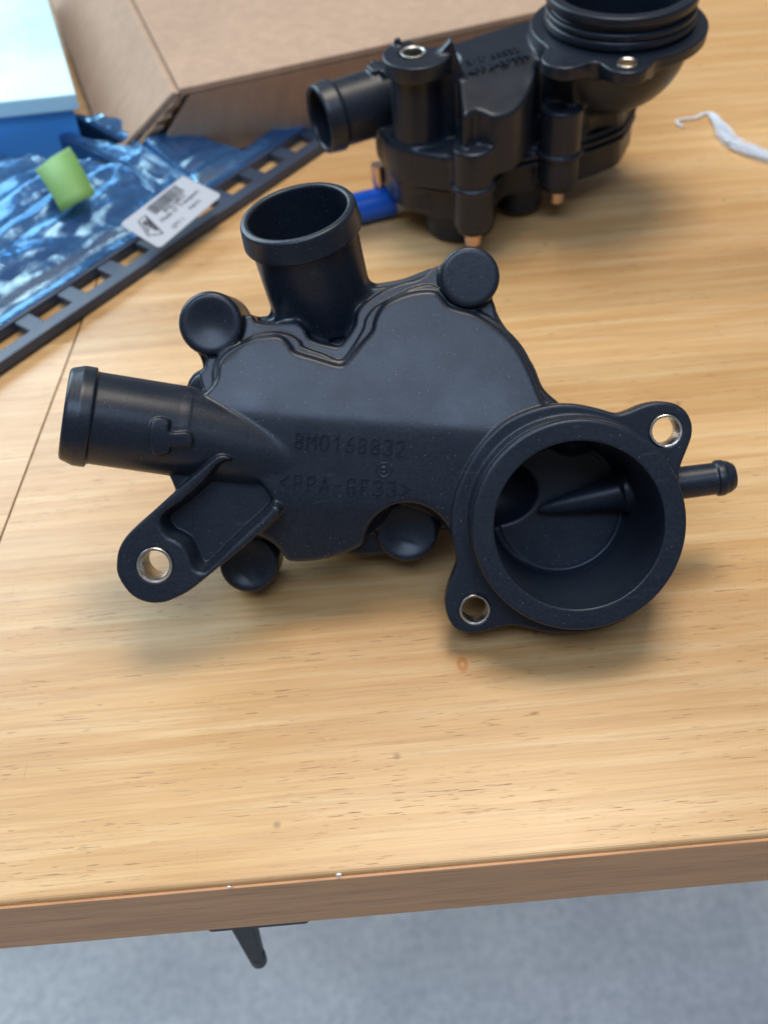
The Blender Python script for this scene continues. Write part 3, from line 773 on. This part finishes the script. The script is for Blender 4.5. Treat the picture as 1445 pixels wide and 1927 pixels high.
# ================================================================== cardboard box, tipped on the packet
def cardboard(name, base):
    mt, t, b = mat(name, base, .75)
    v = coords(t, (30, 30, 6)); n1 = noise(t, v, 4, 4, .6); n2 = noise(t, coords(t), 300, 4, .6); n3 = noise(t, coords(t), 9, 3)
    c = mixc(t, ramp(t, n1, [(.35, (0, 0, 0)), (.7, (1, 1, 1))]), base, tuple(min(1, q * 1.18) for q in base))
    c = mixc(t, mth(t, 'MULTIPLY', ramp(t, n3, [(.45, (0, 0, 0)), (.75, (1, 1, 1))]), .35), c, tuple(q * .75 for q in base))
    t.links.new(c, b.inputs['Base Color']); bump(t, b, mth(t, 'ADD', n2, n1), .3, .0008); return mt
M['card'] = cardboard('brown_cardboard', (.40, .265, .175))
zt = .054
K = P3(325, 170, zt); yawb = radians(16)
vc = np.array([cos(yawb), sin(yawb), 0]); va = np.array([-sin(yawb), cos(yawb), 0])
LA, LCx = .40, .262
CB = np.array([*P3(240, 325, .003)[:2], 0])
card = empty('cardboard_box', CB, 'brown cardboard box with a split front corner, behind the plastic wrapped packet', 'box')
vb = np.array([*CB[:2], .003]) - K; LB = np.linalg.norm(vb); vb /= LB
sb = P3(205, 300, .010) - K
def slab3(name, p, e, f_, g_, m_, parent, org, sub=1):
    """a sheet: corner p, edges e and f_, thickness g_"""
    V = [p, p + e, p + e + f_, p + f_, p + g_, p + e + g_, p + e + f_ + g_, p + f_ + g_]
    F = [(0, 3, 2, 1), (4, 5, 6, 7), (0, 1, 5, 4), (1, 2, 6, 5), (2, 3, 7, 6), (3, 0, 4, 7)]
    if np.dot(np.cross(e, f_), g_) < 0: F = [tuple(reversed(q)) for q in F]
    return bevel(mesh_obj(name, np.array(V) - org, F, m_, parent), .0008, 2)
th = .0045; Z = np.array([0, 0, 1.])
nf = np.cross(vc, vb); nf /= np.linalg.norm(nf)
if nf[1] < 0: nf = -nf
slab3('top_panel', K + vc * .004, va * LA, vc * (LCx - .006), -Z * th, M['card'], card, CB)
slab3('side_panel', K - Z * .0012, va * LA, sb, np.array([.004, 0, -.001]), M['card'], card, CB)
slab3('side_panel', K + vc * (LCx - th) - Z * .006, va * LA, -Z * (zt - .01), vc * th, M['card'], card, CB)
slab3('flap', K + vc * .010 - Z * .0052 + nf * .0005, vc * (LCx - .02), vb * (LB * .93), nf * th, M['card'], card, CB)
slab3('back_panel', K + va * (LA - th) + vc * .006 - Z * .006, vc * (LCx - .012), -Z * (zt - .01), va * th, M['card'], card, CB)
# fluted raw edge in the split corner
V = []; F = []; nfl = 46
for i in range(nfl * 4 + 1):
    s_ = i / (nfl * 4); wv = .0005 * sin(i * pi / 2 + .4) + .0006 * sin(i * .21) + random.uniform(-.0004, .0004)
    mid = K - Z * .004 + vc * .004 + (vb * LB * .45 + sb * .5) * s_
    for ct in (-1, 1):
        e_ = vc * ct * (.0022 + .0035 * s_)
        V.append(mid + e_ + nf * (-.0006 + wv)); V.append(mid + e_ + nf * (.0028 + wv))
for i in range(nfl * 4):
    a_ = i * 4; F += [(a_, a_ + 4, a_ + 6, a_ + 2), (a_ + 1, a_ + 3, a_ + 7, a_ + 5), (a_, a_ + 1, a_ + 5, a_ + 4), (a_ + 2, a_ + 6, a_ + 7, a_ + 3)]
mesh_obj('corrugated_edge', np.array(V) - CB, F, M['card'], card)

# ================================================================== pale storage bin, far left
mt, t, b = mat('pale_lid', (.55, .84, .90), .35); n1 = noise(t, coords(t), 14, 4); t.links.new(mixc(t, ramp(t, n1, [(.4, (0, 0, 0)), (.7, (1, 1, 1))]), (.62, .88, .92), (.42, .76, .88)), b.inputs['Base Color']); bump(t, b, n1, .3, .003); M['lid'] = mt
mt, t, b = mat('blue_bin', (.08, .34, .78), .25); M['bin'] = mt
z_l = .050
l0, l1 = P3(0, 192, z_l), P3(140, 177, z_l); le = (l1 - l0) / np.linalg.norm(l1 - l0); lf = P3(88, 0, z_l) - l1; lf /= np.linalg.norm(lf)
bin_ = empty('storage_bin', (*(l1 - le * .1)[:2], 0), 'blue plastic storage bin with bright pale lid, left of the cardboard box', 'bin')
BO = np.array([*(l1 - le * .1)[:2], 0])
def obox(name, org, p, e, f_, ze, m_, parent, bv=.002):
    return bevel(slab3(name, p, e, f_, np.array([0, 0, ze]), m_, parent, org), bv, 3) if False else slab3(name, p, e, f_, np.array([0, 0, ze]), m_, parent, org)
obox('lid', BO, l1 + le * .001, -le * .34, lf * .26, -.010, M['lid'], bin_)
obox('body', BO, l1 - le * .003 + lf * .004 - np.array([0, 0, .0101]), -le * .325, lf * .25, -(z_l - .0105), M['bin'], bin_)

# ================================================================== slotted black strip and trim strips in the packet
mt, t, b = mat('dark_trim', (.040, .058, .095), .42); bump(t, b, noise(t, coords(t), 80, 3), .15, .001); M['trim'] = mt
sA, sB = P3(16, 633, .006), P3(562, 268, .006); sE = (sB - sA); sLn = np.linalg.norm(sE); sE /= sLn; sN = np.array([-sE[1], sE[0], 0]); pit = sLn / 8
strip = empty('slotted_strip', (*sA[:2], 0), 'long dark slotted plastic strip lying along the front of the plastic wrapped packet', 'plastic strip')
SO = np.array([*sA[:2], 0]); Z = np.array([0, 0, 1.])
hw = .0070
for sg in (-1, 1):
    p = sA - sE * .09 + sN * (sg * (hw + .0040) - .0040); p[2] = .001
    slab3('rail', p, sE * (sLn + .14), sN * .008, Z * .006, M['trim'], strip, SO)
for k in range(-2, 11):
    p = sA + sE * ((k - .5) * pit - .0052) - sN * (hw + .0001); p[2] = .0015
    slab3('rung', p, sE * .0104, sN * (2 * hw + .0002), Z * .0045, M['trim'], strip, SO)
for k, (p0, p1, wd, z0, lab_) in enumerate((((-60, 560), (300, 345), .020, .004, 'flat black trim strip inside the packet, next behind the slotted strip'), ((-60, 450), (330, 262), .022, .010, 'flat black trim strip inside the packet under the green tape'))):
    a_, b_ = P3(*p0, z0), P3(*p1, z0); e = b_ - a_; L = np.linalg.norm(e); e /= L; n_ = np.array([-e[1], e[0], 0])
    n0 = 14; V = []; F = []
    prof = [(-.5, 0), (-.5, .25), (-.42, .62), (-.2, .9), (0, 1), (.2, .9), (.42, .62), (.5, .25), (.5, 0)]
    for i in range(n0 + 1):
        c = a_ + e * L * i / n0
        for (q, hh) in prof: V.append(c + n_ * q * wd + Z * (hh * .009 + .0006 * sin(i * 1.3 + q * 3)))
    m_ = len(prof)
    for i in range(n0):
        for j in range(m_): F.append((i * m_ + j, i * m_ + (j + 1) % m_, (i + 1) * m_ + (j + 1) % m_, (i + 1) * m_ + j))
    F.append(tuple(range(m_))[::-1]); F.append(tuple(n0 * m_ + j for j in range(m_)))
    tagged(mesh_obj('trim_strip', np.array(V) - np.array([*a_[:2], 0]), [tuple(reversed(q)) for q in F], M['trim'], None, True, loc=(*a_[:2], 0)), lab_, 'plastic strip', None, 'trim strips in the packet')
# clear bag over them
mt, t, b = mat('clear_film', (.8, .9, 1), .12)
outn = [n for n in t.nodes if n.type == 'OUTPUT_MATERIAL'][0]
tr = N(t, 'ShaderNodeBsdfTransparent'); tr.inputs[0].default_value = (.78, .88, 1, 1)
gl = N(t, 'ShaderNodeBsdfGlossy'); gl.inputs['Roughness'].default_value = .13; gl.inputs[0].default_value = (.50, .82, 1, 1)
df = N(t, 'ShaderNodeBsdfDiffuse'); df.inputs[0].default_value = (.16, .36, .74, 1)
fr_ = N(t, 'ShaderNodeFresnel'); fr_.inputs[0].default_value = 1.45
m1 = N(t, 'ShaderNodeMixShader'); m1.inputs[0].default_value = .15; t.links.new(tr.outputs[0], m1.inputs[1]); t.links.new(df.outputs[0], m1.inputs[2])
m2 = N(t, 'ShaderNodeMixShader'); t.links.new(mth(t, 'MULTIPLY_ADD', fr_.outputs[0], .90, .02, clamp=True), m2.inputs[0]); t.links.new(m1.outputs[0], m2.inputs[1]); t.links.new(gl.outputs[0], m2.inputs[2])
t.links.new(m2.outputs[0], outn.inputs[0])
bp_ = N(t, 'ShaderNodeBump'); bp_.inputs['Strength'].default_value = .35; bp_.inputs['Distance'].default_value = .002
t.links.new(noise(t, coords(t, (1, 1, 1)), 60, 5, .6, 1.2), bp_.inputs['Height'])
for n in (gl, df, fr_): t.links.new(bp_.outputs[0], n.inputs['Normal'])
M['film'] = mt
from mathutils import noise as mnoise
bk = []
for x, y in ((-120,330),(30,268),(112,262),(176,312),(232,356),(330,346),(470,306),(600,255),(640,235)):
    q = tab(x, y, .004) - sA; bk.append((q[0] * sE[0] + q[1] * sE[1], q[0] * sN[0] + q[1] * sN[1]))
bk.sort(); BX = [q[0] for q in bk]; BY = [max(.019, q[1]) for q in bk]
na, nc = 150, 64; V = []; F = []
for i in range(na + 1):
    al = -.10 + (sLn + .135) * i / na; top_ = float(np.interp(al, BX, BY)); fr0 = .0085 + .0022 * mnoise.noise((al * 22, 0, 5))
    for j in range(nc + 1):
        q = j / nc; ac = fr0 + (top_ - fr0) * q; edge = min(1, q * 14, (1 - q) * 14, i / 5, (na - i) / 5)
        am = min(1, max(.07, (ac - .008) / .020))
        n = mnoise.noise((al * 9, ac * 60, 3.1)) * .0040 + abs(mnoise.noise((al * 17, ac * 80, 9.))) * .0065 + mnoise.noise((al * 60, ac * 130, 1)) * .0012
        z = .0086 + .0135 * min(1, max(0, (ac - .012) / .045)) + max(-.001, n) * am
        P = sA + sE * al + sN * ac; V.append((P[0], P[1], max(.0012 if ac > .02 else .0075, z * (.12 + .88 * edge))))
for i in range(na):
    for j in range(nc): a_ = i * (nc + 1) + j; F.append((a_, a_ + nc + 1, a_ + nc + 2, a_ + 1))
BG = np.array([-.15, .55, 0])
bag = tagged(mesh_obj('plastic_bag', np.array(V) - BG, F, M['film'], None, True, loc=BG), 'crumpled clear plastic bag wrapped over the black strips at the left', 'plastic bag')
md = bag.modifiers.new('thick', 'SOLIDIFY'); md.thickness = .0002

# green tape and white printed sticker on the bag
mt, t, b = mat('green_tape', (.17, .34, .09), .6); M['green'] = mt
mt, t, b = mat('sticker_paper', (.44, .46, .50), .45); M['paper'] = mt
mt, t, b = mat('print_ink', (.03, .035, .045), .5); M['ink'] = mt
q = [P3(66, 320, .036), P3(131, 276, .040), P3(180, 366, .031), P3(116, 400, .027)]
V = []; nn_ = 8
for i in range(nn_ + 1):
    s_ = i / nn_; a_ = q[0] * (1 - s_) + q[3] * s_; b_ = q[1] * (1 - s_) + q[2] * s_; bz = .004 * sin(pi * s_)
    for p in (a_, (a_ + b_) / 2 + Z * .001, b_): V.append(p + Z * bz)
F = [(i * 3 + j, i * 3 + j + 3, i * 3 + j + 4, i * 3 + j + 1) for i in range(nn_) for j in (0, 1)]
o = tagged(mesh_obj('tape', np.array(V) - q[3], F, M['green'], None, True, loc=q[3]), 'piece of green tape wrapped over the plastic bag', 'tape')
md = o.modifiers.new('thick', 'SOLIDIFY'); md.thickness = .0006
lz = .0225
c0_, c1_, c3_ = P3(226, 422, lz), P3(345, 325, lz + .004), P3(275, 489, lz - .008)
le_ = (c1_ - c0_); WL = np.linalg.norm(le_); le_ /= WL; lf_ = c3_ - c0_; lf_ -= le_ * (lf_ @ le_); HL = np.linalg.norm(lf_); lf_ /= HL; ln_ = np.cross(lf_, le_)
if ln_[2] < 0: ln_ = -ln_
LBs = c0_
st = empty('sticker', LBs, 'white parts sticker with barcode and triangular mark on the plastic bag', 'label')
def on(x, y, k=0.): return le_ * x * WL + lf_ * y * HL + ln_ * k       # x, y in 0..1, y downwards
rc_ = .09; poly = []
for (cx_, cy_, a0_) in ((rc_ * .55, rc_, 180), (1 - rc_ * .55 * 1.6, rc_ * 1.6, 270), (1 - rc_ * .55, 1 - rc_, 0), (rc_ * .55, 1 - rc_, 90)):
    for k in range(6):
        an = radians(a0_ + 18 * k); poly.append((cx_ + rc_ * .55 * cos(an), cy_ + rc_ * sin(an)))
V = [on(x, y) for x, y in poly] + [on(x, y, -.0004) for x, y in poly]; n_ = len(poly)
F = [tuple(range(n_))[::-1], tuple(n_ + i for i in range(n_))] + [(i, (i + 1) % n_, n_ + (i + 1) % n_, n_ + i) for i in range(n_)]
mesh_obj('paper', V, F, M['paper'], st)
V = []; F = []
def quad(x0, y0, x1, y1, k=.0002, sk=0.):
    n0 = len(V); V.extend([on(x0, y0, k), on(x1, y0, k), on(x1 + sk, y1, k), on(x0 + sk, y1, k)]); F.append((n0, n0 + 1, n0 + 2, n0 + 3))
rs = random.Random(3); x = .34
while x < .80: wq = rs.choice((.006, .010, .016)); quad(x, .10, x + wq, .36); x += wq + rs.choice((.006, .01))
mesh_obj('barcode', V, F, M['ink'], st)
V = []; F = []
def line(p, q_, w_=.022):
    p, q_ = np.array(p, float), np.array(q_, float); e = q_ - p; e /= np.linalg.norm(e); n2 = np.array([-e[1], e[0]]) * w_ / 2; n0 = len(V)
    V.extend([on(*(p - n2), .0002), on(*(q_ - n2), .0002), on(*(q_ + n2), .0002), on(*(p + n2), .0002)]); F.append((n0, n0 + 1, n0 + 2, n0 + 3))
for p, q_ in (((.06, .62), (.15, .22)), ((.15, .22), (.26, .22)), ((.26, .22), (.18, .80)), ((.18, .80), (.06, .62)), ((.10, .58), (.17, .30)), ((.17, .30), (.17, .66)), ((.13, .50), (.17, .50)), ((.19, .30), (.19, .66)), ((.19, .34), (.21, .5)), ((.21, .5), (.23, .28)), ((.22, .3), (.2, .66))): line(p, q_, .016)
mesh_obj('printed_mark', V, F, M['ink'], st)
def ink_text(txt, x, y, size):
    cu = bpy.data.curves.new('text', 'FONT'); cu.body = txt; cu.size = size
    tmp = bpy.data.objects.new('text_tmp', cu); COL.objects.link(tmp)
    dg = bpy.context.evaluated_depsgraph_get(); me = bpy.data.meshes.new_from_object(tmp.evaluated_get(dg))
    bpy.data.objects.remove(tmp); me.name = 'printed_text'
    mt4 = Matrix.Identity(4); org = on(x, y, .0003)
    for i in range(3): mt4[i][0] = le_[i]; mt4[i][1] = -lf_[i]; mt4[i][2] = ln_[i]; mt4[i][3] = org[i]
    me.transform(mt4); me.materials.clear(); me.materials.append(M['ink'])
    o = bpy.data.objects.new('printed_text', me); COL.objects.link(o); o.parent = st
ink_text('Made 37 Transport', .30, .60, WL * .075); ink_text('8M0168832', .42, .47, WL * .07); ink_text('QTY 1', .30, .88, WL * .065); ink_text('PARTS', .62, .80, WL * .06)

# ================================================================== marker pen behind the top nozzle
mt, t, b = mat('blue_plastic', (.005, .10, .52), .35); M['blue'] = mt
mt, t, b = mat('white_plastic', (.72, .74, .76), .4); M['white'] = mt
pr = .0088
p0 = P3(640, 400, pr); p1 = P3(738, 377, pr); pe = (p1 - p0) / np.linalg.norm(p1 - p0)
pen = empty('marker_pen', (p1[0], p1[1], 0), 'marker pen with blue cap and white barrel lying behind the nearer housing', 'pen')
PO = np.array([p1[0], p1[1], 0])
Lc = np.linalg.norm(p1 - p0) + .012
V, F = lathe(p1 - pe * Lc - PO, pe, [(0, pr * .8), (.0015, pr * .95), (.01, pr), (Lc, pr), (Lc, pr * .7)], 32, closed=False); mesh_obj('cap', V, F, M['blue'], pen, True).modifiers.new('edge', 'EDGE_SPLIT')
V, F = lathe(p1 - PO + pe * .0002, pe, [(0, pr * .86), (.010, pr * .80), (.012, pr * .72), (.05, pr * .72), (.052, pr * .6)], 32, closed=False); mesh_obj('barrel', V, F, M['white'], pen, True).modifiers.new('edge', 'EDGE_SPLIT')

# ================================================================== frayed white string
mt, t, b = mat('white_fibre', (.80, .84, .90), .7); M['fibre'] = mt
path = catmull(np.array([tab(x, y, 0)[:2] for x, y in ((1284,241),(1308,224),(1332,217),(1350,238),(1366,264),(1390,282),(1420,293),(1450,303),(1500,318),(1540,330))]), 6)[:-6]
cu = bpy.data.curves.new('frayed_string', 'CURVE'); cu.dimensions = '3D'; cu.bevel_depth = .00016; cu.bevel_resolution = 1
rs = random.Random(5); nP = len(path)
for k in range(64):
    st_ = rs.choice((0, 0, 8, 12, 14, 16)) if k % 3 else 12; en = nP if rs.random() < .75 else nP - rs.randint(4, 20)
    if k < 9: st_ = 0; en = nP - 10
    sp = cu.splines.new('POLY'); pts_ = path[st_:en]; sp.points.add(len(pts_) - 1)
    oa, of, fr2 = rs.uniform(-1, 1), rs.uniform(0, 1), rs.uniform(.15, .5); ph = rs.uniform(0, 6)
    for i, p in enumerate(pts_):
        gi = st_ + i; wdt = .0007 + .0042 * min(1, max(0, (gi - 11) / 10)); dn = path[min(gi + 1, nP - 1)] - path[max(gi - 1, 0)]; dn = dn / (np.linalg.norm(dn) + 1e-9)
        off_ = wdt * (oa * .8 + .35 * sin(i * fr2 + ph)) + (rs.uniform(-.0003, .0003))
        sp.points[i].co = (p[0] - dn[1] * off_ , p[1] + dn[0] * off_, .0006 + of * min(.0035, wdt * 1.2), 1)
tmp = bpy.data.objects.new('tmp', cu); COL.objects.link(tmp); dg = bpy.context.evaluated_depsgraph_get()
me = bpy.data.meshes.new_from_object(tmp.evaluated_get(dg)); bpy.data.objects.remove(tmp); me.materials.clear(); me.materials.append(M['fibre'])
o = bpy.data.objects.new('frayed_string', me); COL.objects.link(o); tagged(o, 'frayed white string lying on the bench at the right edge', 'string')

# ================================================================== dark metal foot under the bench edge
mt, t, b = mat('black_metal', (.02, .024, .03), .5, .0); M['iron'] = mt
tip = P3(487, 1806, -.13); top = np.array([tip[0] - .0005, tip[1] + .004, -.036])
cl = empty('bench_clamp', (top[0], top[1], -.036), 'black metal clamp hanging under the front edge of the bench', 'clamp')
CO = np.array([top[0], top[1], -.036])
def frus(c0, hx0, hy0, c1, hx1, hy1):
    V = [c0 + np.array([sx * hx0, sy * hy0, 0]) for sx, sy in ((-1, -1), (1, -1), (1, 1), (-1, 1))] + [c1 + np.array([sx * hx1, sy * hy1, 0]) for sx, sy in ((-1, -1), (1, -1), (1, 1), (-1, 1))]
    return np.array(V), [(0, 1, 2, 3), (7, 6, 5, 4), (0, 4, 5, 1), (1, 5, 6, 2), (2, 6, 7, 3), (3, 7, 4, 0)]
V, F = frus(top - [.001, 0, .006], .0075, .005, tip + [0, 0, .004], .0028, .0035); bevel(mesh_obj('arm', V - CO, F, M['iron'], cl), .001)
pf = P3(488, 1750, -.052)
V, F = frus(np.array([pf[0], pf[1] + .012, -.0362]), .020, .012, np.array([pf[0], pf[1] + .012, -.052]), .0185, .0118); bevel(mesh_obj('plate', V - CO, F, M['iron'], cl), .0015)
V, F = lathe(tip - CO, (0, 0, 1), [(-.002, .0022), (-.001, .0036), (.006, .0038), (.010, .0030)], 20, closed=False); mesh_obj('foot', V, F, M['iron'], cl, True)

# two white chips of paint caught on the front lip of the bench
mt, t, b = mat('paint_chip', (.8, .8, .8), .6); M['chip'] = mt
for (x, y, r_, lab_) in ((638, 1646, .0008, 'tiny white fleck of paint on the front lip of the bench, right of the other'), (432, 1669, .0006, 'smaller white fleck on the front lip of the bench, above the clamp')):
    c = P3(x, y, .0006); V = []; F = []
    for k in range(7):
        q = 2 * pi * k / 7; rr = r_ * random.uniform(.6, 1.2); V += [(rr * cos(q) * 1.5, rr * sin(q) * .7, -.0006), (rr * cos(q), rr * sin(q) * .5, .0003)]
    for k in range(7): a_ = 2 * k; b_ = 2 * ((k + 1) % 7); F.append((a_, b_, b_ + 1, a_ + 1))
    F.append(tuple(2 * k + 1 for k in range(7)))
    tagged(mesh_obj('paint_fleck', V, F, M['chip'], None, loc=tuple(c)), lab_, 'paint fleck', None, 'paint flecks on the bench lip')
